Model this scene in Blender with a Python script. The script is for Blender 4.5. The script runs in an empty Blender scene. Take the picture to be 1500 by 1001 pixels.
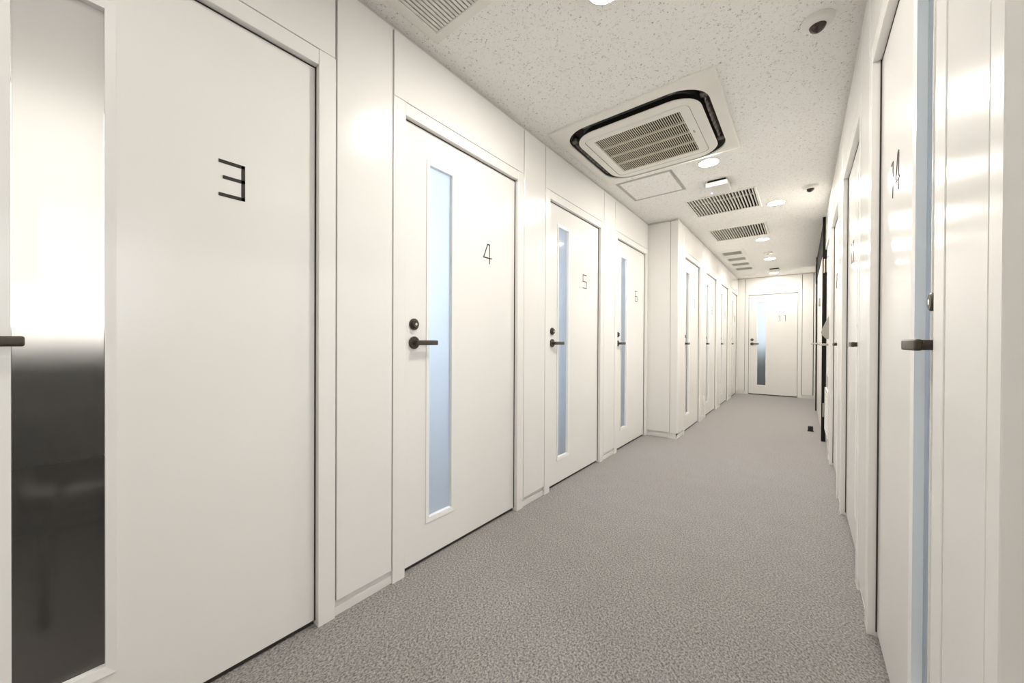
import bpy, bmesh, math, random
from mathutils import Vector, Matrix

random.seed(7)
scene = bpy.context.scene
COL = scene.collection
PI = math.pi

# ------------------------------------------------------------------ materials
def new_mat(name):
    m = bpy.data.materials.new(name)
    m.use_nodes = True
    nt = m.node_tree
    nt.nodes.clear()
    out = nt.nodes.new('ShaderNodeOutputMaterial')
    return m, nt, out

def node(nt, kind, **kw):
    n = nt.nodes.new(kind)
    for k, v in kw.items():
        if k in n.inputs.keys():
            n.inputs[k].default_value = v
        else:
            setattr(n, k, v)
    return n

def simple(name, col, rough=.4, metal=0.0, spec=.5, noise=0.0, nscale=40.0, bump=0.0, coat=0.0, coat_rough=.1):
    """principled surface with a faint procedural tone variation"""
    m, nt, out = new_mat(name)
    b = node(nt, 'ShaderNodeBsdfPrincipled')
    b.inputs['Base Color'].default_value = (*col, 1)
    b.inputs['Roughness'].default_value = rough
    b.inputs['Metallic'].default_value = metal
    b.inputs['Specular IOR Level'].default_value = spec
    b.inputs['Coat Weight'].default_value = coat
    b.inputs['Coat Roughness'].default_value = coat_rough
    tc = node(nt, 'ShaderNodeTexCoord')
    nz = node(nt, 'ShaderNodeTexNoise')
    nz.inputs['Scale'].default_value = nscale
    nz.inputs['Detail'].default_value = 4
    nt.links.new(tc.outputs['Object'], nz.inputs['Vector'])
    if noise > 0:
        r = node(nt, 'ShaderNodeValToRGB')
        r.color_ramp.elements[0].position = .3
        r.color_ramp.elements[1].position = .7
        r.color_ramp.elements[0].color = (*[c * (1 - noise) for c in col], 1)
        r.color_ramp.elements[1].color = (*[min(1, c * (1 + noise)) for c in col], 1)
        nt.links.new(nz.outputs['Fac'], r.inputs['Fac'])
        nt.links.new(r.outputs['Color'], b.inputs['Base Color'])
    if bump > 0:
        bp = node(nt, 'ShaderNodeBump')
        bp.inputs['Strength'].default_value = bump
        bp.inputs['Distance'].default_value = .002
        nt.links.new(nz.outputs['Fac'], bp.inputs['Height'])
        nt.links.new(bp.outputs['Normal'], b.inputs['Normal'])
    nt.links.new(b.outputs['BSDF'], out.inputs['Surface'])
    return m

WHITE = (.87, .853, .825)
M = {}
M['panel'] = simple('glossy_white_panel', WHITE, rough=.17, spec=.5, noise=.008, nscale=3, bump=.0)
M['leaf'] = simple('satin_white_door', WHITE, rough=.17, spec=.5, noise=.008, nscale=3)
M['frame'] = simple('white_frame_paint', (.87, .853, .825), rough=.22, spec=.5, noise=.006, nscale=4)
M['bead'] = simple('white_bead', (.89, .885, .865), rough=.22, spec=.55, noise=.006, nscale=4)
M['base'] = simple('white_base_strip', (.80, .79, .76), rough=.4, noise=.02, nscale=12)
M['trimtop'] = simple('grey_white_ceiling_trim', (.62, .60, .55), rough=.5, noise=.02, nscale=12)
M['seamdark'] = simple('dark_joint', (.10, .095, .08), rough=.7, noise=.05)
M['seal'] = simple('dark_rubber_seal', (.035, .032, .026), rough=.6, noise=.05)
M['bronze'] = simple('dark_bronze', (.075, .064, .05), rough=.42, metal=.55, noise=.12, nscale=60)
M['keyring'] = simple('pale_metal', (.75, .73, .68), rough=.25, metal=.9, noise=.03)
M['number'] = simple('black_number', (.018, .017, .014), rough=.5, noise=.1)
M['black'] = simple('black_steel', (.012, .011, .010), rough=.8, spec=.2, noise=.1, nscale=30)
M['steel'] = simple('brushed_steel', (.55, .51, .44), rough=.32, metal=.95, noise=.06, nscale=80)
M['acwhite'] = simple('air_conditioner_plastic', (.86, .84, .78), rough=.45, noise=.012, nscale=8)
M['acdark'] = simple('dark_slot', (.020, .017, .014), rough=.7, noise=.1)
M['flap'] = simple('grey_flap', (.15, .138, .122), rough=.45, noise=.05)
M['acgrille'] = simple('beige_grille', (.74, .69, .58), rough=.5, noise=.03)
M['vent'] = simple('vent_white', (.84, .82, .77), rough=.45, noise=.015, nscale=10)
M['ventmetal'] = simple('vent_slat', (.78, .76, .71), rough=.4, noise=.02)
M['duct'] = simple('dark_duct', (.05, .045, .038), rough=.8, noise=.15, nscale=15)
M['alu'] = simple('aluminium_trim', (.50, .485, .45), rough=.45, metal=.3, noise=.03)
M['plastic'] = simple('white_plastic', (.80, .78, .74), rough=.35, noise=.01)
M['dome'] = simple('smoked_dome', (.035, .018, .014), rough=.06, spec=.6, noise=.05)
M['greybox'] = simple('grey_plastic', (.42, .40, .36), rough=.4, noise=.02)
M['rubber'] = simple('black_rubber', (.012, .011, .011), rough=.6, noise=.1)
M['roomwall'] = simple('booth_wall', (.80, .80, .79), rough=.6, noise=.02)
M['roomshade'] = simple('shade_painted_booth_wall', (.10, .09, .08), rough=.6, noise=.05)  # booth wall coloured dark to stand in for an unlit room
M['desk'] = simple('dark_desk', (.05, .045, .04), rough=.35, noise=.1)
M['ledge'] = simple('grey_ledge', (.32, .33, .36), rough=.3, noise=.03)
M['chair'] = simple('dark_fabric', (.05, .042, .036), rough=.8, noise=.2, nscale=120)
M['outside'] = simple('wall_outside', (.7, .68, .64), rough=.6, noise=.02)

def emit(name, col, strength):
    m, nt, out = new_mat(name)
    e = node(nt, 'ShaderNodeEmission')
    e.inputs['Color'].default_value = (*col, 1)
    e.inputs['Strength'].default_value = strength
    nt.links.new(e.outputs['Emission'], out.inputs['Surface'])
    return m
M['lens'] = emit('lit_lamp_lens', (1, .955, .88), 325)
M['lens_near'] = emit('lit_lamp_lens_near', (1, .955, .88), 285)
M['lens_soft'] = emit('lit_lamp_lens_soft', (1, .955, .88), 98)
M['lens_end'] = emit('lit_lamp_lens_end', (1, .955, .88), 165)
M['led'] = emit('violet_led', (.45, .35, 1), 3.5)
M['day_white'] = emit('daylight_neutral', (1, .96, .90), 2.7)
M['day_blue'] = emit('daylight_blue', (.72, .84, 1), 8.0)
M['day_blue_low'] = emit('daylight_blue_soft', (.52, .77, 1), 3.6)
M['day_soft'] = emit('daylight_soft', (.82, .91, 1), 2.2)

def film(name, gradient, tint=(.96, .95, .925), zlo=1.0, zhi=1.22, frost=.55, rough=.45, low=.025):
    """glass with a frosted privacy film; gradient panes lose frost towards the floor, painting in a darker lower booth"""
    m, nt, out = new_mat(name)
    L = nt.links.new
    dif = node(nt, 'ShaderNodeBsdfDiffuse'); dif.inputs['Color'].default_value = (.86, .855, .84, 1)
    trl = node(nt, 'ShaderNodeBsdfTranslucent'); trl.inputs['Color'].default_value = (*tint, 1)
    mx1 = node(nt, 'ShaderNodeMixShader'); mx1.inputs['Fac'].default_value = .62
    L(dif.outputs[0], mx1.inputs[1]); L(trl.outputs[0], mx1.inputs[2])
    rg = node(nt, 'ShaderNodeBsdfRefraction'); rg.inputs['Color'].default_value = (*tint, 1)
    rg.inputs['Roughness'].default_value = rough; rg.inputs['IOR'].default_value = 1.3
    mx2 = node(nt, 'ShaderNodeMixShader'); mx2.inputs['Fac'].default_value = frost
    L(rg.outputs[0], mx2.inputs[1]); L(mx1.outputs[0], mx2.inputs[2])
    fr = node(nt, 'ShaderNodeFresnel'); fr.inputs['IOR'].default_value = 1.5
    gl = node(nt, 'ShaderNodeBsdfGlossy'); gl.inputs['Roughness'].default_value = .04
    mx3 = node(nt, 'ShaderNodeMixShader')
    L(fr.outputs[0], mx3.inputs[0]); L(mx2.outputs[0], mx3.inputs[1]); L(gl.outputs[0], mx3.inputs[2])
    last = mx3
    if gradient:
        tc = node(nt, 'ShaderNodeTexCoord'); sp = node(nt, 'ShaderNodeSeparateXYZ')
        L(tc.outputs['Object'], sp.inputs[0])
        mr = node(nt, 'ShaderNodeMapRange', interpolation_type='SMOOTHSTEP'); mr.inputs['From Min'].default_value = zlo; mr.inputs['From Max'].default_value = zhi
        mr.inputs['To Min'].default_value = low; mr.inputs['To Max'].default_value = frost
        L(sp.outputs['Z'], mr.inputs['Value'])
        L(mr.outputs[0], mx2.inputs[0])
        mr2 = node(nt, 'ShaderNodeMapRange'); mr2.inputs['From Min'].default_value = zlo - .35; mr2.inputs['From Max'].default_value = zlo
        mr2.inputs['To Min'].default_value = rough * .45; mr2.inputs['To Max'].default_value = rough
        L(sp.outputs['Z'], mr2.inputs['Value']); L(mr2.outputs[0], rg.inputs['Roughness'])
    L(last.outputs[0], out.inputs['Surface'])
    return m
M['film_painted_fade'] = film('painted_fade_film_glass', True)  # bright top and dark bottom of the booth put into the frost
M['film_soft'] = film('soft_painted_fade_film_glass', True, zlo=.35, zhi=1.25, tint=(.9, .94, .98), frost=.5, rough=.6, low=.10)
M['film'] = film('frosted_film_glass', False, tint=(.92, .96, 1.0), frost=.42, rough=.33)

def carpet_mat():
    m, nt, out = new_mat('grey_loop_carpet')
    L = nt.links.new
    b = node(nt, 'ShaderNodeBsdfPrincipled')
    b.inputs['Roughness'].default_value = .95
    b.inputs['Specular IOR Level'].default_value = .1
    b.inputs['Sheen Weight'].default_value = .55
    b.inputs['Sheen Roughness'].default_value = .5
    tc = node(nt, 'ShaderNodeTexCoord')
    mp = node(nt, 'ShaderNodeMapping'); mp.inputs['Scale'].default_value = (1, .72, 1); mp.inputs['Rotation'].default_value = (0, 0, .6)
    L(tc.outputs['Object'], mp.inputs[0])
    n1 = node(nt, 'ShaderNodeTexNoise'); n1.inputs['Scale'].default_value = 155; n1.inputs['Detail'].default_value = 4; n1.inputs['Roughness'].default_value = .75
    L(mp.outputs[0], n1.inputs['Vector'])
    n2 = node(nt, 'ShaderNodeTexNoise'); n2.inputs['Scale'].default_value = 7; n2.inputs['Detail'].default_value = 5
    L(tc.outputs['Object'], n2.inputs['Vector'])
    r = node(nt, 'ShaderNodeValToRGB')
    r.color_ramp.elements[0].position = .36; r.color_ramp.elements[0].color = (.050, .046, .043, 1)
    r.color_ramp.elements[1].position = .64; r.color_ramp.elements[1].color = (.445, .412, .392, 1)
    L(n1.outputs['Fac'], r.inputs[0])
    mr = node(nt, 'ShaderNodeMapRange'); mr.inputs['To Min'].default_value = .95; mr.inputs['To Max'].default_value = 1.05
    mr.inputs['From Min'].default_value = .3; mr.inputs['From Max'].default_value = .7
    L(n2.outputs['Fac'], mr.inputs['Value'])
    mul = node(nt, 'ShaderNodeMix', data_type='RGBA', blend_type='MULTIPLY'); mul.inputs[0].default_value = 1
    L(r.outputs['Color'], mul.inputs[6]); L(mr.outputs[0], mul.inputs[7])
    L(mul.outputs[2], b.inputs['Base Color'])
    bp = node(nt, 'ShaderNodeBump'); bp.inputs['Strength'].default_value = .6; bp.inputs['Distance'].default_value = .004
    L(n1.outputs['Fac'], bp.inputs['Height']); L(bp.outputs['Normal'], b.inputs['Normal'])
    L(b.outputs[0], out.inputs[0])
    return m
M['carpet'] = carpet_mat()

def ceiling_mat():
    """mineral fibre ceiling board: off white with short dark wormy fissures and pin holes"""
    m, nt, out = new_mat('fissured_ceiling_board')
    L = nt.links.new
    b = node(nt, 'ShaderNodeBsdfPrincipled')
    b.inputs['Roughness'].default_value = .9; b.inputs['Specular IOR Level'].default_value = .15
    tc = node(nt, 'ShaderNodeTexCoord')
    n1 = node(nt, 'ShaderNodeTexNoise'); n1.inputs['Scale'].default_value = 72; n1.inputs['Detail'].default_value = 1.5; n1.inputs['Distortion'].default_value = .6
    L(tc.outputs['Object'], n1.inputs['Vector'])
    a = node(nt, 'ShaderNodeMath', operation='SUBTRACT'); a.inputs[1].default_value = .5; L(n1.outputs['Fac'], a.inputs[0])
    ab = node(nt, 'ShaderNodeMath', operation='ABSOLUTE'); L(a.outputs[0], ab.inputs[0])
    lt = node(nt, 'ShaderNodeMapRange'); lt.inputs['From Min'].default_value = .010; lt.inputs['From Max'].default_value = .026
    lt.inputs['To Min'].default_value = 1; lt.inputs['To Max'].default_value = 0
    L(ab.outputs[0], lt.inputs['Value'])
    n2 = node(nt, 'ShaderNodeTexNoise'); n2.inputs['Scale'].default_value = 85; n2.inputs['Detail'].default_value = 1
    L(tc.outputs['Object'], n2.inputs['Vector'])
    gt = node(nt, 'ShaderNodeMapRange'); gt.inputs['From Min'].default_value = .54; gt.inputs['From Max'].default_value = .61
    L(n2.outputs['Fac'], gt.inputs['Value'])
    mu = node(nt, 'ShaderNodeMath', operation='MULTIPLY'); L(lt.outputs[0], mu.inputs[0]); L(gt.outputs[0], mu.inputs[1])
    vo = node(nt, 'ShaderNodeTexVoronoi'); vo.inputs['Scale'].default_value = 120
    L(tc.outputs['Object'], vo.inputs['Vector'])
    dl = node(nt, 'ShaderNodeMapRange'); dl.inputs['From Min'].default_value = .10; dl.inputs['From Max'].default_value = .2
    dl.inputs['To Min'].default_value = .45; dl.inputs['To Max'].default_value = 0
    L(vo.outputs['Distance'], dl.inputs['Value'])
    mxm = node(nt, 'ShaderNodeMath', operation='MAXIMUM'); L(mu.outputs[0], mxm.inputs[0]); L(dl.outputs[0], mxm.inputs[1])
    mix = node(nt, 'ShaderNodeMix', data_type='RGBA')
    mix.inputs[6].default_value = (.93, .915, .885, 1); mix.inputs[7].default_value = (.42, .39, .345, 1)
    L(mxm.outputs[0], mix.inputs[0]); L(mix.outputs[2], b.inputs['Base Color'])
    bp = node(nt, 'ShaderNodeBump'); bp.inputs['Strength'].default_value = .5; bp.inputs['Distance'].default_value = -.003
    L(mxm.outputs[0], bp.inputs['Height']); L(bp.outputs['Normal'], b.inputs['Normal'])
    L(b.outputs[0], out.inputs[0])
    return m
M['ceiling'] = ceiling_mat()

# ------------------------------------------------------------------ mesh helpers
class MB:
    """collects shapes and links them as one mesh object"""
    def __init__(s): s.bm = bmesh.new()
    def box(s, x0, x1, y0, y1, z0, z1, bev=0.0, seg=1):
        x0, x1 = min(x0, x1), max(x0, x1); y0, y1 = min(y0, y1), max(y0, y1); z0, z1 = min(z0, z1), max(z0, z1)
        r = bmesh.ops.create_cube(s.bm, size=1.0)
        vs = r['verts']
        for v in vs:
            v.co = Vector(((x0 + x1) / 2 + v.co.x * (x1 - x0), (y0 + y1) / 2 + v.co.y * (y1 - y0), (z0 + z1) / 2 + v.co.z * (z1 - z0)))
        if bev > 0:
            es = list({e for v in vs for e in v.link_edges})
            bmesh.ops.bevel(s.bm, geom=es, offset=bev, segments=seg, affect='EDGES', profile=.5)
        return s
    def quad(s, pts):
        s.bm.faces.new([s.bm.verts.new(p) for p in pts]); return s
    def prism(s, pts, y0, y1):
        """polygon in x,z extruded along y"""
        a = [s.bm.verts.new((p[0], y0, p[1])) for p in pts]
        b = [s.bm.verts.new((p[0], y1, p[1])) for p in pts]
        n = len(pts)
        s.bm.faces.new(a); s.bm.faces.new(b[::-1])
        for i in range(n):
            s.bm.faces.new((a[i], b[i], b[(i + 1) % n], a[(i + 1) % n]))
        return s
    def ring(s, outer, inner, y0, y1, ysl=None):
        """rectangular frame in x,z (outer, inner = x0,x1,z0,z1) from y0 (front) to y1; ysl = front depth at the inner edge"""
        if ysl is None: ysl = y0
        def rect(r, y): return [s.bm.verts.new(p) for p in ((r[0], y, r[2]), (r[1], y, r[2]), (r[1], y, r[3]), (r[0], y, r[3]))]
        of, inf, ob, ib = rect(outer, y0), rect(inner, ysl), rect(outer, y1), rect(inner, y1)
        for i in range(4):
            j = (i + 1) % 4
            for q in ((of[i], of[j], inf[j], inf[i]), (ob[j], ob[i], ib[i], ib[j]), (of[j], of[i], ob[i], ob[j]), (inf[i], inf[j], ib[j], ib[i])):
                s.bm.faces.new(q)
        return s
    def lathe(s, prof, n=28, mat=None):
        """profile of (r, h) around +z, moved by mat"""
        mat = mat or Matrix.Identity(4)
        rows = []
        for r, h in prof:
            if r < 1e-6:
                rows.append([s.bm.verts.new(mat @ Vector((0, 0, h)))])
            else:
                rows.append([s.bm.verts.new(mat @ Vector((r * math.cos(2 * PI * k / n), r * math.sin(2 * PI * k / n), h))) for k in range(n)])
        for a, b in zip(rows, rows[1:]):
            for k in range(n):
                l = (k + 1) % n
                if len(a) == 1 and len(b) == 1: continue
                if len(a) == 1: s.bm.faces.new((a[0], b[k], b[l]))
                elif len(b) == 1: s.bm.faces.new((a[k], a[l], b[0]))
                else: s.bm.faces.new((a[k], a[l], b[l], b[k]))
        return s
    def cyl(s, c, r, h, axis='z', n=24, r2=None, bev=0.0):
        mat = Matrix.Translation(c)
        if axis == 'y': mat = mat @ Matrix.Rotation(PI / 2, 4, 'X')
        if axis == 'x': mat = mat @ Matrix.Rotation(PI / 2, 4, 'Y')
        r2 = r if r2 is None else r2
        p = [(0, 0), (r - bev, 0), (r, bev), (r2, h - bev), (r2 - bev, h), (0, h)] if bev else [(0, 0), (r, 0), (r2, h), (0, h)]
        return s.lathe(p, n, mat)
    def build(s, name, mat, parent=None, smooth=False):
        bmesh.ops.recalc_face_normals(s.bm, faces=s.bm.faces[:])
        me = bpy.data.meshes.new(name)
        s.bm.to_mesh(me); s.bm.free()
        me.materials.append(M[mat] if isinstance(mat, str) else mat)
        if smooth:
            for p in me.polygons: p.use_smooth = True
            try: me.set_sharp_from_angle(angle=math.radians(35))
            except Exception: pass
        o = bpy.data.objects.new(name, me)
        COL.objects.link(o)
        if parent is not None: o.parent = parent
        return o

def tag(o, label=None, cat=None, group=None, kind=None):
    if label: o['label'] = label
    if cat: o['category'] = cat
    if group: o['group'] = group
    if kind: o['kind'] = kind
    return o

def empty(name, loc=(0, 0, 0), rz=0.0, **kw):
    o = bpy.data.objects.new(name, None)
    o.empty_display_size = .1
    COL.objects.link(o)
    o.location = loc; o.rotation_euler = (0, 0, rz)
    return tag(o, **kw)

def copy_tree(o, parent=None):
    c = o.copy(); COL.objects.link(c)
    if parent is not None: c.parent = parent
    for ch in [k for k in bpy.data.objects if k.parent is o]:
        copy_tree(ch, c)
    return c

# ------------------------------------------------------------------ measures (metres; eye of the camera at x=0, y=0)
EYE = 1.05
ZC = 2.418            # ceiling
HZ = 2.118            # top of door header
XL = -1.347           # left wall, face of door frames
XS = -1.034           # left wall beyond the step
XR = .1855            # right wall, face of door frames
YE = 9.50             # end wall
YSTEP = 4.479
YB = -2.2             # wall behind the camera
IW, OW = .431, .496   # half opening, half outer width of a door frame
CL = [.221, 1.475, 2.729, 3.983]
CS = [5.239, 6.493, 7.747, 9.001]
CR = [1.499, 2.744, 3.989]
C0 = .324             # open doorway beside the camera

# ------------------------------------------------------------------ floor, ceiling
fl = MB().box(-3.6, 2.4, YB - .1, 11.4, -.05, 0).build('floor', 'carpet')
tag(fl, 'grey speckled loop carpet running the length of the corridor', 'floor', kind='structure')

AC = (-1.255, -.355, 2.152, 3.095)          # opening for the air conditioner
VENT_NEAR = (-1.235, -.70, .59, 1.121)
VENT_A = (-.858, -.332, 4.015, 4.57)
VENT_B = (-.862, -.337, 5.244, 5.807)
SMALL = [(-.93, -.695, 6.61, 6.86), (-.93, -.695, 7.115, 7.365), (-.93, -.695, 7.61, 7.86), (-.93, -.695, 8.105, 8.355)]
holes = [AC, VENT_NEAR, VENT_A, VENT_B] + SMALL
xs = sorted({-3.6, 2.4, *[h[0] for h in holes], *[h[1] for h in holes]})
ys = sorted({YB - .1, 11.4, *[h[2] for h in holes], *[h[3] for h in holes]})
mb = MB()
for i in range(len(xs) - 1):
    for j in range(len(ys) - 1):
        cx, cy = (xs[i] + xs[i + 1]) / 2, (ys[j] + ys[j + 1]) / 2
        if any(h[0] < cx < h[1] and h[2] < cy < h[3] for h in holes): continue
        mb.quad([(xs[i], ys[j], ZC), (xs[i], ys[j + 1], ZC), (xs[i + 1], ys[j + 1], ZC), (xs[i + 1], ys[j], ZC)])
ce = mb.build('ceiling', 'ceiling')
bmesh_ = bmesh.new(); bmesh_.from_mesh(ce.data); bmesh.ops.remove_doubles(bmesh_, verts=bmesh_.verts, dist=1e-5); bmesh_.to_mesh(ce.data); bmesh_.free()
tag(ce, 'off white fissured mineral board ceiling with vents and downlights', 'ceiling', kind='structure')

# ------------------------------------------------------------------ door numbers
def seg(d):
    """strokes of one squared digit in a cell 0..1 wide, 0..1 high"""
    S = {'T': (0, 1, 1, 1), 'M': (0, .5, 1, .5), 'B': (0, 0, 1, 0), 'l': (0, 0, 0, .5), 'L': (0, .5, 0, 1), 'r': (1, 0, 1, .5), 'R': (1, .5, 1, 1)}
    table = {'3': 'TMBrR', '5': 'TMBLr', '6': 'TMBLlr', '7': 'TRr', '8': 'TMBLlRr', '9': 'TMBLRr', '0': 'TBLlRr', '2': 'TMBRl'}
    if d == '3': return [(0, 1, 1, 1), (.18, .54, 1, .54), (0, 0, 1, 0), (1, 0, 1, 1)]
    if d == '1': return [(.25, 1, .72, 1), (.72, 0, .72, 1)]
    if d == '4': return [(.52, 1, .80, 1), (.80, 0, .80, 1), (.0, .28, .52, 1), (.0, .28, 1.05, .28)]
    return [S[k] for k in table[d]]

def number_mesh(text, ucen, zb, w, h, t, gap, yf):
    mb = MB()
    n = len(text)
    total = n * w + (n - 1) * gap
    x0 = ucen - total / 2
    for k, ch in enumerate(text):
        ox = x0 + k * (w + gap)
        for (a, b, c, d) in seg(ch):
            p, q = Vector((ox + t / 2 + a * (w - t), zb + t / 2 + b * (h - t))), Vector((ox + t / 2 + c * (w - t), zb + t / 2 + d * (h - t)))
            dr = (q - p).normalized(); nr = Vector((-dr.y, dr.x)) * t / 2
            p2, q2 = p - dr * t / 2, q + dr * t / 2
            mb.prism([p2 - nr, q2 - nr, q2 + nr, p2 + nr], yf - .0012, yf + .0005)
    return mb

# ------------------------------------------------------------------ doors
# local frame of a door: x to the viewer's right, y into the wall, z up; frame face at y = 0
def make_door(num, loc, rz, label, m=1, iw=IW, ow=OW, pane='film', num_t=.0068, swing=None, group=None):
    """m = 1: lever on the viewer's left, m = -1: lever on the right"""
    root = empty('door_' + num, loc, rz, label=label, cat='door', kind='structure')
    for s in (-1, 1):
        MB().box(s * iw, s * ow, 0, .12, 0, HZ, bev=.0015).box(s * (iw - .012), s * iw, .068, .08, 0, 2.05).build('jamb', 'frame', root)
    MB().box(-iw + .0005, iw - .0005, .0012, .12, 2.061, HZ - .001, bev=.0015).box(-iw + .012, iw - .012, .068, .08, 2.049, 2.061).build('header', 'frame', root)
    f = .0255                  # leaf face
    if swing is None:
        sl = MB().box(-iw + .0005, -iw + .0035, f - .004, f + .034, .02, 2.0605).box(iw - .0035, iw - .0005, f - .004, f + .034, .02, 2.0605)
        sl.box(-iw + .0035, iw - .0035, f + .008, f + .030, .003, .024)  # bottom strip added to keep the gap under the leaf dark
        sl.box(-iw + .0035, iw - .0035, f - .001, f + .034, 2.0575, 2.0605).build('door_seal', 'seal', root)
    holder = root
    if swing is not None:      # leaf opened into the room about its hinge
        hx = m * (iw - .003)
        piv = Vector((hx, .065, 0))
        holder = None
    lw = iw - .0045
    k = iw / IW
    pu = sorted((m * -.268 * k, m * -.117 * k))
    bu = sorted((m * -.290 * k, m * -.096 * k))
    pz, bz = (.205, 1.905), (.183, 1.926)
    parts = []
    leaf = MB().ring((-lw, lw, .020, 2.056), (bu[0] + .008, bu[1] - .008, bz[0] + .008, bz[1] - .008), f, f + .038).build('door_leaf', 'leaf', root); parts.append(leaf)
    bead = MB().ring((bu[0], bu[1], bz[0], bz[1]), (pu[0], pu[1], pz[0], pz[1]), f - .004, f + .022, ysl=f - .001).build('glass_bead', 'bead', root); parts.append(bead)
    pn = MB().box(pu[0] + .0005, pu[1] - .0005, f + .017, f + .022, pz[0] + .0005, pz[1] - .0005).build('glass_pane', pane, root)
    parts.append(pn)
    hu = m * -.365 * k
    lv = MB()
    lv.cyl((hu, f - .004, 1.049), .0105, .028, 'y', 18)
    xa, xb = sorted((hu - m * .0115, hu + m * .118))
    lv.box(xa, xb, f - .041, f - .028, 1.0375, 1.0605, bev=.0045, seg=3)
    lever = lv.build('lever_handle', 'bronze', root, True); parts.append(lever)
    MB().cyl((hu, f + .001, 1.049), .029, .011, 'y', 32, bev=.002).build('rose', 'bronze', lever, True)
    lk = MB().cyl((hu, f + .001, 1.134), .0265, .010, 'y', 32, bev=.002).cyl((hu, f - .006, 1.134), .0185, .014, 'y', 28, bev=.003)
    lock = lk.build('lock_cylinder', 'bronze', root, True); parts.append(lock)
    MB().cyl((hu, f - .0195, 1.134), .0065, .0012, 'y', 20).build('keyhole', 'keyring', lock, True)
    w = .072 if len(num) == 1 else .060
    nm = number_mesh(num, m * .165 * k, 1.501, w, .113, .0105 if num == '3' else num_t, .026, f).build('door_number', 'number', root); parts.append(nm)
    if swing is not None:
        R = Matrix.Translation(piv) @ Matrix.Rotation(swing, 4, 'Z') @ Matrix.Translation(-piv)
        for p in parts:
            p.data.transform(R)
        for p in parts:
            for c in [q for q in bpy.data.objects if q.parent is p]: c.data.transform(R)
    return root

where = {'3': 'nearest door on the left, cropped, tall glass strip dark below, numbered 3',
         '4': 'white door numbered 4, pale blue glass strip, between doors 3 and 5',
         '5': 'white door numbered 5, narrow pale blue glass, between doors 4 and 6',
         '6': 'white door numbered 6, last before the wall steps forward',
         '7': 'white door numbered 7, first beyond the step in the left wall',
         '8': 'white door numbered 8, second beyond the step in the left wall',
         '9': 'white door numbered 9, third beyond the step in the left wall',
         '10': 'white door numbered 10, left wall, last before the end wall',
         '11': 'white door numbered 11 facing the viewer in the end wall',
         '12': 'white door numbered 12 on the right wall, beside the louvred service door',
         '13': 'white door numbered 13 on the right wall, between doors 12 and 14',
         '14': 'white door numbered 14, nearest closed door on the right wall',
         '15': 'white door frame at the extreme right edge, its door open inward'}
for n, c in zip(('3', '4', '5', '6'), CL):
    make_door(n, (XL, c, 0), PI / 2, where[n], pane='film_painted_fade' if n == '3' else 'film')
for n, c in zip(('7', '8', '9', '10'), CS):
    make_door(n, (XS, c, 0), PI / 2, where[n])
make_door('11', (-.458, YE, 0), 0, where['11'], iw=.395, ow=.455, pane='film_soft')
for n, c in zip(('14', '13', '12'), CR):
    make_door(n, (XR, c, 0), -PI / 2, where[n], m=-1)
make_door('15', (XR, C0, 0), -PI / 2, where['15'], m=-1, ow=.476, swing=math.radians(78))

# ------------------------------------------------------------------ walls made of panels
PT = .10    # panel thickness
PB = .062   # underside of a panel, above the base strip
def panels(root, axis, face, back, segs, opens, base_root, trim_root, seam=.006):
    """segs: (a, b) runs of full-height panel; opens: (a, b) runs above a door. axis 'y': wall along y with its face at x = face"""
    s = 1 if back > face else -1
    def bx(mb, a, b, f0, f1, z0, z1, bev=0.0):
        if axis == 'y': mb.box(f0, f1, a, b, z0, z1, bev)
        else: mb.box(a, b, f0, f1, z0, z1, bev)
        return mb
    for a, b in segs:
        bx(MB(), a + seam, b - seam, face + s * .0008, back, PB, ZC - .016, .0012).build('wall_panel', 'panel', root)
        mb = MB()
        bx(mb, a, b, face + s * .016, back, 0, PB)
        bx(mb, a, b, face + s * .010, face + s * .017, 0, .034, .001)
        mb.build('base_strip', 'base', base_root)
        bx(MB(), a - .001, b + .001, face + s * .03, back, PB, ZC - .016).build('backing', 'seamdark', root)
    for a, b in opens:
        bx(MB(), a + seam * .4, b - seam * .4, face + s * .001, back, HZ + .002, ZC - .016, .0012).build('transom_panel', 'panel', root)
        bx(MB(), a - .001, b + .001, face + s * .03, back, HZ + .002, ZC - .016).build('backing', 'seamdark', root)
    lo = min(p[0] for p in segs + opens); hi = max(p[1] for p in segs + opens)
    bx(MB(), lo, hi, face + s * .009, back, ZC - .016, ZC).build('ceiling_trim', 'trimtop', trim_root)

wl = empty('wall_left', (0, 0, 0), label='white panelled left wall around doors 3 to 6', cat='wall', kind='structure')
bl = empty('baseboard_left', (0, 0, 0), label='white recessed base strip along the left wall beside doors 3 to 6', cat='baseboard', kind='structure')
tl = empty('trim_1', (0, 0, 0), label='thin grey strip where the left wall above doors 3 to 6 meets the ceiling', cat='trim', kind='structure')
def seglist(cs, a, b, ow=OW):
    segs, cur = [], a
    for c in cs:
        lo = c - ow if not isinstance(c, tuple) else c[0]
        hi = c + ow if not isinstance(c, tuple) else c[1]
        if lo - cur > .02: segs.append((cur, lo))
        cur = hi
    if b - cur > .02: segs.append((cur, b))
    return segs
panels(wl, 'y', XL, XL - PT, seglist(CL, YB, YSTEP), [(c - OW, c + OW) for c in CL], bl, tl)

ws = empty('wall_step', (0, 0, 0), label='white panelled wall beyond the step, around doors 7 to 10', cat='wall', kind='structure')
bs = empty('baseboard_step', (0, 0, 0), label='white recessed base strip along the stepped wall under doors 7 to 10', cat='baseboard', kind='structure')
ts = empty('trim_2', (0, 0, 0), label='thin grey strip where the stepped wall meets the ceiling', cat='trim', kind='structure')
panels(ws, 'y', XS, XS - PT, seglist(CS, YSTEP + .003, YE), [(c - OW, c + OW) for c in CS], bs, ts)
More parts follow.
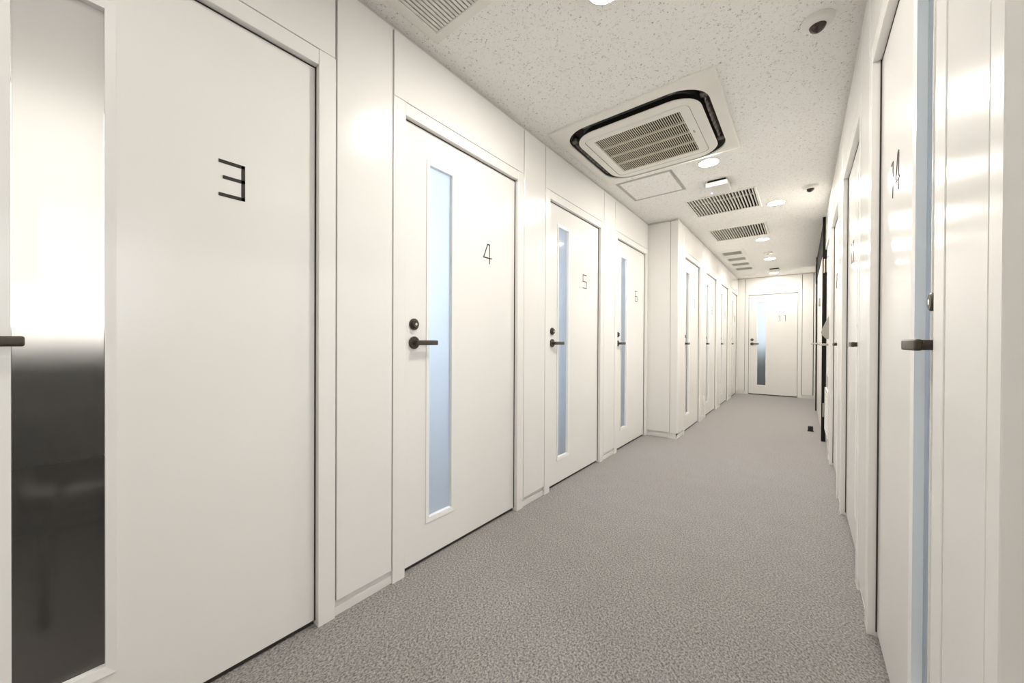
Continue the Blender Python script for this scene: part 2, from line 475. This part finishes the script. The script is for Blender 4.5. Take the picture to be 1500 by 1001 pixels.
# the face of the step that looks back at the viewer
XSEAM = -1.112
for a, b in ((XL - .02, XSEAM), (XSEAM, XS - .003)):
    MB().box(a + .0018, b - .0018, YSTEP, YSTEP + PT, PB, ZC - .020, bev=.0012).build('wall_panel', 'panel', ws)
MB().box(XL - .02, XS - .02, YSTEP + .03, YSTEP + PT - .01, PB, ZC - .02).build('backing', 'seamdark', ws)
mb = MB(); mb.box(XL - .02, XS - .016, YSTEP + .013, YSTEP + PT, 0, PB); mb.box(XL - .02, XS - .010, YSTEP + .008, YSTEP + .014, 0, .034, .001)
mb.build('base_strip', 'base', bs)
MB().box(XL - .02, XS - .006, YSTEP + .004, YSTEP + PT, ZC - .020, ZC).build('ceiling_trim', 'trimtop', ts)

we = empty('wall_end', (0, 0, 0), label='white panelled end wall around door 11', cat='wall', kind='structure')
be = empty('baseboard_end', (0, 0, 0), label='white base strip either side of door 11', cat='baseboard', kind='structure')
te = empty('trim_3', (0, 0, 0), label='thin grey strip where the end wall meets the ceiling', cat='trim', kind='structure')
panels(we, 'x', YE, YE + PT, [(XS - .05, -.913), (-.003, XR - .02), (XR - .02, XR + .2)], [(-.913, -.003)], be, te)

wr = empty('wall_right', (0, 0, 0), label='white panelled right wall around doors 12 to 15', cat='wall', kind='structure')
br = empty('baseboard_right', (0, 0, 0), label='white recessed base strip along the right wall', cat='baseboard', kind='structure')
tr = empty('trim_4', (0, 0, 0), label='thin grey strip where the right wall meets the ceiling', cat='trim', kind='structure')
C0w = (C0 - .476, C0 + .476)
ROPEN = [C0w] + [(c - OW, c + OW) for c in CR]
YA0, YA1 = 4.60, 5.425      # louvred service door
YP1, YP2 = 5.425, 7.85      # the two black posts
panels(wr, 'y', XR, XR + PT, seglist(ROPEN, YB, YA0) + [(8.72, YE)], ROPEN + [(YA0, YA1)], br, tr)
wb = MB().box(XL - .1, XR + .1, YB - .1, YB, 0, ZC).build('wall_rear', 'outside')
tag(wb, 'plain white wall closing the corridor behind the viewer', 'wall', kind='structure')

# ------------------------------------------------------------------ right wall, far part: louvred door, black posts and dark transoms
sd = empty('door_16', (XR, (YA0 + YA1) / 2, 0), -PI / 2, label='narrow white service door with bottom louvre and silver lever beside the near black post', cat='door', kind='structure')
hw = (YA1 - YA0) / 2
MB().box(hw - .05, hw, 0, .1, 0, HZ, bev=.0015).build('jamb', 'frame', sd)
MB().box(-hw, hw - .05, .001, .1, 2.061, HZ, bev=.0015).build('header', 'frame', sd)
lf = .012
mb = MB()
x0, x1 = -hw + .004, hw - .054
gx = (-hw + .20, -hw + .44); gz = (.74, 1.95); lx = (-hw + .12, hw - .16); lz = (.16, .60)
mb.box(x0, gx[0], lf, lf + .036, .013, 2.057); mb.box(gx[1], x1, lf, lf + .036, .013, 2.057)
mb.box(gx[0], gx[1], lf, lf + .036, gz[1], 2.057); mb.box(gx[0], gx[1], lf, lf + .036, lz[1], gz[0])
mb.box(gx[0], gx[1], lf, lf + .036, .013, lz[1])
mb.build('door_leaf', 'leaf', sd)
MB().ring((gx[0] - .01, gx[1] + .01, gz[0] - .01, gz[1] + .01), (gx[0] + .012, gx[1] - .012, gz[0] + .012, gz[1] - .012), lf - .004, lf + .012).build('glass_bead', 'bead', sd)
MB().box(gx[0] + .002, gx[1] - .002, lf + .012, lf + .017, gz[0] + .002, gz[1] - .002).build('glass_pane', 'film', sd)
lv = MB().ring((lx[0], lx[1], lz[0], lz[1]), (lx[0] + .02, lx[1] - .02, lz[0] + .02, lz[1] - .02), lf - .014, lf)
for k in range(12):
    z = lz[0] + .035 + k * .0335
    lv.box(lx[0] + .018, lx[1] - .018, lf - .012, lf - .001, z, z + .018, bev=.002)
lv.build('louvre', 'bead', sd)
hx = hw - .115
lev = MB().box(hx - .021, hx + .021, lf - .006, lf + .001, .94, 1.13, bev=.003, seg=2)
lev.cyl((hx, lf, 1.045), .010, .055, 'y', 16); lev.box(hx - .125, hx + .011, lf - .062, lf - .048, 1.034, 1.054, bev=.005, seg=3)
lev.build('lever_handle', 'steel', sd, True)
for z in (.34, 1.89):
    mb = MB().cyl((-hw - .006, -.006, z - .075), .0085, .15, 'z', 16, bev=.001)
    mb.box(-hw - .022, -hw + .034, lf - .004, lf + .001, z - .07, z + .07)
    mb.build('hinge', 'steel', sd, True)

def post(y0, y1, label):
    o = MB().box(.164, .27, y0, y1, 0, ZC - .002, bev=.002).build('post', 'black')
    return tag(o, label, 'post', kind='structure')
post(YP1 + .003, YP1 + .075, 'nearer full-height black post on the right wall, carrying steel hinges')
post(YP2, YP2 + .075, 'farther full-height black post on the right wall, toward the end wall')
def far_bay(num, y0, y1, label, signs):
    root = empty('door_' + num, (XR, (y0 + y1) / 2, 0), -PI / 2, label=label, cat='door', kind='structure')
    h = (y1 - y0) / 2
    MB().box(-h, h, -.012, .1, 2.10, ZC - .002, bev=.002).build('transom', 'black', root)
    MB().box(-h + .003, -.003, -.006, .05, .013, 2.095, bev=.002).build('door_leaf', 'leaf', root)
    MB().box(.003, h - .003, -.006, .05, .013, 2.095, bev=.002).build('door_leaf', 'leaf', root)
    lv = MB().cyl((signs[0], .0, 1.056), .024, .012, 'y', 24, bev=.002).cyl((signs[0], -.004, 1.056), .009, .055, 'y', 16)
    lv.box(signs[0] - .12, signs[0] + .01, -.072, -.058, 1.046, 1.064, bev=.004, seg=2)
    lv.build('lever_handle', 'steel', root, True)
    MB().box(signs[0] - .03, signs[0] + .03, -.022, -.006, 1.55, 1.66, bev=.004, seg=2).build('latch_plate', 'greybox', root, True)
    return root
far_bay('17', YP1 + .078, YP2 - .003, 'white double door under a black transom, between the two black posts', [.02])
far_bay('18', YP2 + .078, 8.717, 'white door under a black transom, beyond the farther black post', [.02])

# wedge-shaped box above the silver lever
mb = MB()
prof = [(0, 1.31), (-.012, 1.31), (-.064, 1.165), (-.062, 1.145), (-.030, 1.098), (0, 1.092)]
y0, y1 = 4.615, 4.70
a = [mb.bm.verts.new((XR + .012 + p[0], y0, p[1])) for p in prof]; b = [mb.bm.verts.new((XR + .012 + p[0], y1, p[1])) for p in prof]
mb.bm.faces.new(a); mb.bm.faces.new(b[::-1])
for i in range(len(prof)): mb.bm.faces.new((a[i], b[i], b[(i + 1) % len(prof)], a[(i + 1) % len(prof)]))
bmesh.ops.bevel(mb.bm, geom=mb.bm.edges[:], offset=.004, segments=2, affect='EDGES')
tag(mb.build('wall_box', 'greybox', None, True), 'grey wedge-shaped box mounted above the silver lever on the right wall', 'wall box')

# door stop on the carpet
mb = MB().box(.060, .108, 5.945, 5.99, 0, .062, bev=.006, seg=2).box(.055, .113, 5.94, 5.995, 0, .006, bev=.002)
tag(mb.build('door_stop', 'rubber', None, True), 'small black rubber door stop standing on the carpet near the right wall', 'door stop')

# socket plate on the panel between doors 7 and 8
so = empty('wall_socket', (XS + .0005, 5.88, .27), PI / 2, label='small white socket plate low on the panel between doors 7 and 8', cat='socket')
MB().box(-.036, .036, -.010, .0025, -.062, .062, bev=.004, seg=2).build('plate', 'plastic', so, True)
mb = MB()
for z in (-.03, .03): mb.box(-.016, .016, -.0135, -.009, z - .02, z + .02, bev=.002)
mb.build('outlet', 'plastic', so, True)

# ------------------------------------------------------------------ ceiling: downlights
def downlight_proto():
    r = empty('downlight', (0, 0, ZC))
    MB().lathe([(.063, -.001), (.063, -.004), (.066, -.006), (.074, -.005), (.076, 0), (.063, -.001)], 40).build('trim_ring', 'plastic', r, True)
    MB().lathe([(0, -.0105), (.022, -.010), (.042, -.008), (.058, -.005), (.063, -.002)], 40).build('lens', 'lens', r, True)
    return r
DL = [(-.584, 1.40, 'lit downlight cropped by the top edge, before the air conditioner'),
      (-.545, 3.25, 'lit downlight at the far edge of the air conditioner'),
      (-.199, 4.59, 'lit downlight right of the first large return vent'),
      (-.400, 6.08, 'lit downlight just beyond the second large return vent'),
      (-.400, 7.54, 'lit downlight beside the small vents, behind the round ceiling detector'),
      (-.420, 9.08, 'lit downlight hugging the end wall above door 11'),
      (-.560, -.25, 'lit downlight overhead behind the viewer'),
      (-.560, -1.60, 'lit downlight at the rear of the corridor behind the viewer')]
P = downlight_proto()
for i, (x, y, lb) in enumerate(DL):
    o = P if i == 0 else copy_tree(P)
    o.location = (x, y, ZC)
    tag(o, lb, 'downlight', 'round ceiling downlights')
    if i >= 5 or i == 0:                 # weaker lamps: at the end wall and behind the viewer
        ln = [k for k in bpy.data.objects if k.parent is o and k.name.startswith('lens')][0]
        ln.data = ln.data.copy(); ln.data.materials[0] = M['lens_near'] if i == 0 else M['lens_end'] if i == 5 else M['lens_soft']

# ------------------------------------------------------------------ ceiling: air conditioner
ac = empty('ceiling_air_conditioner', (0, 0, ZC), label='square four-way ceiling cassette air conditioner with beige slatted intake', cat='air conditioner')
def rr(x0, x1, y0, y1, r, n=8):
    pts = []
    for cx, cy, a0 in ((x1 - r, y1 - r, 0), (x0 + r, y1 - r, PI / 2), (x0 + r, y0 + r, PI), (x1 - r, y0 + r, 1.5 * PI)):
        for k in range(n + 1):
            a = a0 + k * PI / 2 / n
            pts.append((cx + r * math.cos(a), cy + r * math.sin(a)))
    return pts
def loft(mb, loops, cap_last=False, cap_first=False, closed=False):
    rows = [[mb.bm.verts.new((p[0], p[1], z)) for p in pts] for pts, z in loops]
    n = len(rows[0])
    pairs = list(zip(rows, rows[1:]))
    if closed: pairs.append((rows[-1], rows[0]))
    for a, b in pairs:
        for k in range(n):
            mb.bm.faces.new((a[k], a[(k + 1) % n], b[(k + 1) % n], b[k]))
    if cap_last: mb.bm.faces.new(rows[-1])
    if cap_first: mb.bm.faces.new(rows[0])
OX0, OX1, OY0, OY1 = -1.275, -.335, 2.132, 3.112
RX0, RX1, RY0, RY1 = -1.215, -.394, 2.186, 3.085       # outer rim of the air slot
mb = MB()
loft(mb, [(rr(OX0, OX1, OY0, OY1, .004), 0), (rr(OX0, OX1, OY0, OY1, .004), -.012), (rr(OX0 + .006, OX1 - .006, OY0 + .006, OY1 - .006, .008), -.017),
          (rr(RX0 - .002, RX1 + .002, RY0 - .002, RY1 + .002, .176), -.021), (rr(RX0, RX1, RY0, RY1, .175), -.019), (rr(RX0 + .0005, RX1 - .0005, RY0 + .0005, RY1 - .0005, .175), -.012)])
mb.build('panel_frame', 'acwhite', ac, True)
mb = MB()
loft(mb, [(rr(RX0, RX1, RY0, RY1, .175), -.012), (rr(RX0 + .035, RX1 - .035, RY0 + .035, RY1 - .035, .14), .03), (rr(RX0 + .085, RX1 - .085, RY0 + .085, RY1 - .085, .10), .028)])
mb.build('air_slot', 'acdark', ac, True)
IX0, IX1, IY0, IY1 = -1.168, -.438, 2.254, 3.052   # hanging inner panel
GX0, GX1, GY0, GY1 = -1.062, -.548, 2.372, 2.922
mb = MB()
loft(mb, [(rr(IX0 + .012, IX1 - .012, IY0 + .012, IY1 - .012, .13), -.0195), (rr(IX0 + .001, IX1 - .001, IY0 + .001, IY1 - .001, .142), -.021), (rr(IX0, IX1, IY0, IY1, .143), -.024), (rr(IX0 + .004, IX1 - .004, IY0 + .004, IY1 - .004, .14), -.029),
          (rr(GX0 - .055, GX1 + .055, GY0 - .055, GY1 + .055, .045), -.033)])
mb.build('inner_panel', 'acwhite', ac, True)
mb = MB()
loft(mb, [(rr(IX0 + .010, IX1 - .010, IY0 + .010, IY1 - .010, .132), -.0165), (rr(IX0 + .012, IX1 - .012, IY0 + .012, IY1 - .012, .13), -.012), (rr(IX0 + .035, IX1 - .035, IY0 + .035, IY1 - .035, .11), .03)])
mb.build('core', 'acdark', ac, True)
mb = MB()
loft(mb, [(rr(GX0 - .0525, GX1 + .0525, GY0 - .0525, GY1 + .0525, .043), -.024), (rr(GX0 - .0525, GX1 + .0525, GY0 - .0525, GY1 + .0525, .043), -.0325),
          (rr(GX0 - .050, GX1 + .050, GY0 - .050, GY1 + .050, .041), -.034), (rr(GX0 - .002, GX1 + .002, GY0 - .002, GY1 + .002, .004), -.034),
          (rr(GX0, GX1, GY0, GY1, .003), -.031), (rr(GX0, GX1, GY0, GY1, .003), -.0285)])
mb.build('intake_cover', 'acwhite', ac, True)
mb = MB()
n = 42
for k in range(n):
    x = GX0 + (k + .5) * (GX1 - GX0) / n
    mb.box(x - .0019, x + .0019, GY0 - .003, GY1 + .003, -.032, -.029)
for k in range(1, 4):
    y = GY0 + k * (GY1 - GY0) / 4
    mb.box(GX0 - .003, GX1 + .003, y - .004, y + .004, -.0332, -.022)
mb.build('intake_grille', 'acgrille', ac)
mb = MB(); loft(mb, [(rr(GX0 - .001, GX1 + .001, GY0 - .001, GY1 + .001, .004), -.0285), (rr(GX0 - .001, GX1 + .001, GY0 - .001, GY1 + .001, .004), .012)], cap_last=True)
mb.build('filter', 'acdark', ac)
def flap(x0, x1, y0, y1, along):
    mb = MB()
    n = 10
    for k in range(n):
        t0, t1 = k / n, (k + 1) / n
        def pt(t, e):
            s = math.sin(PI * min(1, max(0, t))) ** .4
            if along == 'x':
                return (x0 + (x1 - x0) * t, (y0 + y1) / 2 + e * (y1 - y0) / 2 * s, -.001 + e * .010)
            return ((x0 + x1) / 2 + e * (x1 - x0) / 2 * s, y0 + (y1 - y0) * t, -.001 + e * .010)
        mb.quad([pt(t0, -1), pt(t1, -1), pt(t1, 1), pt(t0, 1)])
    ob = mb.build('flap', 'flap', ac, True)
    sm = ob.modifiers.new('thick', 'SOLIDIFY'); sm.thickness = .003
mx, my = (RX0 + RX1) / 2, (RY0 + RY1) / 2
flap(mx - .26, mx + .26, RY0 + .012, RY0 + .034, 'x'); flap(mx - .26, mx + .26, RY1 - .034, RY1 - .012, 'x')
flap(RX0 + .012, RX0 + .034, my - .28, my + .28, 'y'); flap(RX1 - .034, RX1 - .012, my - .28, my + .28, 'y')
for (x, y) in ((RX0 + .16, RY0 + .028), (RX1 - .16, RY0 + .028), (RX1 - .024, RY0 + .165), (RX1 - .024, RY1 - .165), (RX0 + .024, RY0 + .165), (RX0 + .024, RY1 - .165)):
    MB().box(x - .022, x + .022, y - .022, y + .022, -.002, .02, bev=.004).build('slot_bridge', 'flap', ac)
MB().box(GX1 + .018, GX1 + .028, (GY0 + GY1) / 2 - .016, (GY0 + GY1) / 2 - .004, -.0352, -.0335).box(GX1 + .018, GX1 + .028, (GY0 + GY1) / 2, (GY0 + GY1) / 2 + .016, -.0352, -.0335).build('badge', 'alu', ac)

# ------------------------------------------------------------------ ceiling: vents
def vent(name, h, fw, label, group, nsl, cross=False, slat='ventmetal', tilt=0.0, sw=.004, depth=.032, fy=None, bore=.12):
    x0, x1, y0, y1 = h
    r = empty(name, ((x0 + x1) / 2, (y0 + y1) / 2, ZC), label=label, cat='vent', group=group)
    hx, hy = (x1 - x0) / 2, (y1 - y0) / 2
    fx = fw; fya, fyb = (fw, fw) if fy is None else fy
    mb = MB()
    def L(dx, dya, dyb, z): return ([(-hx - dx, -hy - dya), (hx + dx, -hy - dya), (hx + dx, hy + dyb), (-hx - dx, hy + dyb)], z)
    loft(mb, [L(fx, fya, fyb, 0), L(fx - .001, fya - .001, fyb - .001, -.005), L(fx - .004, fya - .004, fyb - .004, -.007), L(.003, .003, .003, -.007), L(0, 0, 0, -.004), L(0, 0, 0, .001)])
    mb.build('frame', 'vent', r)
    mb = MB()
    for k in range(nsl):
        x = -hx + (k + .5) * 2 * hx / nsl
        c, s = math.cos(tilt), math.sin(tilt)
        p = [(-sw / 2, -.003), (sw / 2, -.003), (sw / 2, depth), (-sw / 2, depth)]
        p = [(x + q[0] * c + q[1] * s, q[1] * c - q[0] * s) for q in p]
        mb.prism(p, -hy - .001, hy + .001)
    mb.build('slats', slat, r)
    if cross:
        MB().box(-hx, hx, -hy * .28, -hy * .28 + .006, .006, depth + .006).build('cross_bar', slat, r)
    mb = MB()
    loft(mb, [L(.0015, .0015, .0015, .001), L(.0015, .0015, .0015, bore)], cap_last=True)
    mb.build('duct_box', 'duct', r)
    return r
vent('ceiling_vent', VENT_NEAR, .045, 'large slotted vent cut off by the top edge, nearest on the ceiling', 'large ceiling vents', 31, sw=.0112, depth=.008)
vent('ceiling_vent', VENT_A, .022, 'first large slatted return vent beyond the access point', 'large ceiling vents', 21, cross=True, sw=.0075, tilt=.12, depth=.014)
vent('ceiling_vent', VENT_B, .022, 'second large slatted return vent, nearer the end wall', 'large ceiling vents', 21, sw=.0075, tilt=.12, depth=.014)
names = ['nearest of the four small rectangular vents near the stepped wall', 'second of the four small vents counted from the viewer',
         'third of the four small vents counted from the viewer', 'farthest of the four small slotted vents, toward the end wall']
for h, nm in zip(SMALL, names):
    vent('ceiling_vent', h, .045, nm, 'small ceiling vents', 11, sw=.0068, depth=.005, fy=(.115, .10))
o = MB().box(-.92, -.69, 9.03, 9.16, ZC - .006, ZC, bev=.002).box(-.89, -.72, 9.07, 9.12, ZC - .009, ZC - .004, bev=.001).build('ceiling_plate', 'vent')
tag(o, 'shallow rectangular cover plate on the ceiling above the corner by door 10', 'cover plate')

# access hatch
ah = empty('ceiling_access_hatch', (0, 0, ZC), label='square ceiling access hatch with grey metal edge beyond the air conditioner', cat='access hatch')
hx0, hx1, hy0, hy1 = -1.232, -.790, 3.190, 3.678
mb = MB()
def RL(d, z): return ([(hx0 + d, hy0 + d), (hx1 - d, hy0 + d), (hx1 - d, hy1 - d), (hx0 + d, hy1 - d)], z)
loft(mb, [RL(0, 0), RL(0, -.004), RL(.009, -.004), RL(.010, -.001), RL(.014, -.001), RL(.015, -.004), RL(.024, -.004), RL(.025, -.001)])
mb.build('edge_frame', 'alu', ah)
MB().box(hx0 + .024, hx1 - .024, hy0 + .024, hy1 - .024, -.003, -.0005).build('hatch_board', 'ceiling', ah)

# access points
def access_point(x, y, label, led=True):
    r = empty('wireless_access_point', (x, y, ZC), label=label, cat='access point', group='ceiling access points')
    MB().box(-.066, .066, -.100, .10, -.019, 0, bev=.003).build('mount', 'black', r)
    mb = MB()
    loft(mb, [(rr(-.079, .079, -.108, .108, .012, 4), -.0185), (rr(-.081, .081, -.110, .110, .013, 4), -.022), (rr(-.079, .079, -.108, .108, .013, 4), -.052), (rr(-.071, .071, -.100, .100, .012, 4), -.056)], cap_last=True, cap_first=True)
    mb.build('housing', 'plastic', r, True)
    MB().box(-.062, -.050, .042, .062, -.0575, -.0555, bev=.0006).build('indicator', 'led', r)
    return r
access_point(-.552, 3.725, 'white wireless access point with violet light, before the first return vent')
access_point(-.392, 8.64, 'white wireless access point near the end wall above door 11')

# dome sensors
def dome(x, y, label):
    r = empty('dome_camera', (x, y, ZC), label=label, cat='dome camera', group='ceiling dome cameras')
    MB().lathe([(.055, 0), (.055, -.010), (.052, -.018), (.043, -.024), (.028, -.027), (.027, -.020)], 40).build('base', 'plastic', r, True)
    MB().lathe([(.029, -.018), (.0285, -.028), (.024, -.040), (.015, -.048), (.006, -.051), (0, -.0515)], 32).build('smoked_cover', 'dome', r, True)
    return r
dome(.042, 2.115, 'white dome camera nearest on the ceiling, right of the air conditioner')
dome(.046, 4.295, 'farther white dome camera, above the right wall near door 12')
sm = empty('smoke_detector', (-.397, 7.0, ZC), label='round flat white detector between the two far downlights', cat='smoke detector')
MB().lathe([(.058, 0), (.058, -.012), (.050, -.022), (.022, -.026), (0, -.026)], 36).build('body', 'plastic', sm, True)
MB().lathe([(.014, -.025), (.012, -.034), (0, -.035)], 20).build('sensor_cap', 'greybox', sm, True)

# ------------------------------------------------------------------ the booths behind the doors
def slab(name, label, mat, x0, x1, y0, y1, z0=0, z1=ZC):
    return tag(MB().box(x0, x1, y0, y1, z0, z1).build(name, mat), label, 'wall', kind='structure')
XBL = -3.2
slab('wall_booth_rear', 'rear wall of the booths behind doors 3 to 10', 'roomwall', XBL - .1, XBL, YB, YE + .1)
def part(y, lab, mat='roomwall', side='left', face=None):
    if side == 'left': slab('wall_partition', 'thin partition ' + lab, mat, XBL, face - .1, y - .03, y + .03)
    else: slab('wall_partition', 'thin partition ' + lab, mat, XR + .1, 2.0, y - .03, y + .03)
part(CL[0] - .627, 'on the near side of the booth behind door 3', 'roomshade', 'left', XL)
part((CL[0] + CL[1]) / 2, 'between the booths of doors 3 and 4', 'roomshade', 'left', XL)
for i in range(1, 3): part((CL[i] + CL[i + 1]) / 2, 'between the booths of doors %d and %d' % (i + 3, i + 4), 'roomwall', 'left', XL)
part(CL[3] + .58, 'between the booths of doors 6 and 7', 'roomwall', 'left', XL)
for i in range(3): part((CS[i] + CS[i + 1]) / 2, 'between the booths of doors %d and %d' % (i + 7, i + 8), 'roomwall', 'left', XS)
slab('wall_booth_shade', 'added dark sheet on the rear wall behind door 3, painting in the unlit booth', 'roomshade', XBL, XBL + .02, CL[0] - .59, CL[0] + .59)
slab('wall_booth_right', 'rear wall of the booths behind doors 12 to 15', 'roomwall', 2.0, 2.1, YB, YE + .1)
for y, lab in ((C0 - .62, 'on the near side of the open booth 15'), (.93, 'between booths 15 and 14'), (2.122, 'between booths 14 and 13'), (3.367, 'between booths 13 and 12'), (4.55, 'on the far side of booth 12')): part(y, lab, 'roomwall', 'right')
slab('wall_booth_end', 'rear wall of the booth behind door 11', 'roomshade', -1.5, .6, 11.2, 11.3)
slab('wall_partition', 'left side wall of the booth behind door 11', 'roomwall', -1.3, -1.24, YE + .1, 11.2)
slab('wall_partition', 'right side wall of the booth behind door 11', 'roomwall', .30, .36, YE + .1, 11.2)

wn = [0]
def window(axis, face, s, c, w, z0, z1, mat, label):
    """daylit window on a booth rear wall: frame, lit pane, sill"""
    wn[0] += 1
    r = empty('window_%d' % wn[0], (face, c, 0) if axis == 'y' else (c, face, 0), {('y', 1): -PI / 2, ('y', -1): PI / 2}.get((axis, s), 0), label=label, cat='window', kind='structure')
    # local: x along the wall, -y into the booth
    MB().ring((-w / 2 - .04, w / 2 + .04, z0 - .04, z1 + .04), (-w / 2, w / 2, z0, z1), -.035, 0).build('frame', 'ledge', r)
    MB().box(-w / 2, w / 2, -.012, -.004, z0, z1).build('daylit_pane', mat, r)
    MB().box(-w / 2 - .08, w / 2 + .08, -.10, 0, z0 - .07, z0 - .04, bev=.004).build('sill', 'ledge', r)
# left booths look toward +x from x = XBL: local -y must be world +x
window('y', XBL + .021, -1, CL[0], 1.05, 1.12, 2.40, 'day_white', 'bright window at the back of the booth behind door 3')
for n, c in zip('456', CL[1:]):
    window('y', XBL + .001, -1, c, .98, 1.02, 2.3, 'day_blue', 'bluish daylit window at the back of the booth behind door ' + n)
for n, c in zip(('7', '8', '9', '10'), CS):
    window('y', XBL + .001, -1, c, .9, .8, 2.2, 'day_soft', 'soft daylit window at the back of the booth behind door ' + n)
for n, c in zip(('14', '13', '12'), CR):
    window('y', 1.999, 1, c, .9, .4, 2.3, 'day_blue_low', 'bluish daylit window at the back of the booth behind door ' + n)
window('x', 11.199, 1, -.458, 1.1, 1.0, 2.25, 'day_soft', 'pale window at the back of the booth behind door 11')

window('y', 1.999, 1, .42, .9, 1.08, 2.2, 'day_soft', 'window behind a blind at the back of the open booth 15')
bd = empty('venetian_blind', (1.93, .42, 0), -PI / 2, label='pale venetian blind across the window of the open booth at the right edge', cat='blind')
MB().box(-.46, .46, -.02, .02, 2.20, 2.24, bev=.003).build('head_rail', 'vent', bd)
mb = MB()
for k in range(46):
    z = 1.09 + k * .024
    mb.prism([(-.455, z), (.455, z), (.455, z + .0012), (-.455, z + .0012)], -.012, .012)
mb.build('slats', 'vent', bd)
MB().box(-.46, .46, -.012, .012, 1.065, 1.082, bev=.003).build('bottom_rail', 'vent', bd)
# booth 15 (open door beside the viewer) has its own ceiling lamp
o = copy_tree(P); o.location = (1.1, .25, ZC); tag(o, 'lit downlight inside the open booth at the right edge', 'downlight', 'round ceiling downlights')

# what the clear lower glass of door 3 lets one guess: a desk under the sill and a rounded chair
dk = empty('desk', (-2.92, CL[0], 0), label='dark desk under the window, seen through the clear glass of door 3', cat='desk')
MB().box(-.25, .25, -.58, .58, .70, .73, bev=.004).build('desktop', 'desk', dk)
for s in (-1, 1): MB().box(-.22, .22, s * .56, s * .53, 0, .70, bev=.002).build('side_panel', 'desk', dk)
ch = empty('chair', (-2.30, .20, 0), label='dark rounded chair seen through the clear lower glass of door 3', cat='chair')
mb = MB(); loft(mb, [(rr(-.23, .23, -.24, .24, .12), .42), (rr(-.25, .25, -.26, .26, .14), .45), (rr(-.24, .24, -.25, .25, .13), .49)], True, True); mb.build('seat', 'chair', ch, True)
mb = MB()
for k in range(12):
    a0, a1 = -.95 + 1.9 * k / 12, -.95 + 1.9 * (k + 1) / 12
    for r0, r1 in ((.25, .28),):
        v = []
        for a in (a0, a1):
            for r_ in (r0, r1):
                for z in (.52, .84 - .12 * (a / .95) ** 4):
                    v.append((r_ * math.cos(a), r_ * math.sin(a), z))
        vv = [mb.bm.verts.new(p) for p in v]
        for q in ((0, 1, 5, 4), (2, 6, 7, 3), (1, 3, 7, 5), (0, 4, 6, 2)) + (((0, 2, 3, 1),) if k == 0 else ()) + (((4, 5, 7, 6),) if k == 11 else ()):
            mb.bm.faces.new([vv[i] for i in q])
bmesh.ops.remove_doubles(mb.bm, verts=mb.bm.verts[:], dist=1e-4)
mb.build('backrest', 'chair', ch, True)
for sx in (-1, 1):
    for sy in (-1, 1): MB().cyl((sx * .19, sy * .2, 0), .013, .43, 'z', 12).build('leg', 'desk', ch, True)
for sy in (-.2, .2): MB().cyl((.25, sy * .8, .44), .012, .12, 'z', 12).build('back_post', 'desk', ch, True)

# ------------------------------------------------------------------ world, camera, view
w = bpy.data.worlds.new('world'); scene.world = w; w.use_nodes = True
w.node_tree.nodes['Background'].inputs['Color'].default_value = (1, .97, .93, 1)
w.node_tree.nodes['Background'].inputs['Strength'].default_value = 0.02

F_PX, CXP, CYP = 548.59, 710.06, 505.07
cd = bpy.data.cameras.new('camera'); cam = bpy.data.objects.new('camera', cd); COL.objects.link(cam)
fw = Vector((-0.64638639, 0.76299377, -0.0050152)); rt = Vector((0.76298436, 0.64640464, 0.00398907)); up = Vector((-0.00628549, 0.00124804, 0.99997947))
m3 = Matrix((rt, up, -fw)).transposed()
cam.matrix_world = Matrix.Translation((0, 0, EYE)) @ m3.to_4x4()
cd.sensor_fit = 'HORIZONTAL'; cd.sensor_width = 36; cd.lens = F_PX / 1500 * 36
cd.shift_x = (750 - CXP) / 1500; cd.shift_y = (CYP - 500.5) / 1500
cd.clip_start = .02; cd.clip_end = 60
scene.camera = cam

vs = scene.view_settings
vs.view_transform = 'Standard'; vs.look = 'None'; vs.gamma = 1; vs.use_curve_mapping = False
vs.exposure = 0.63
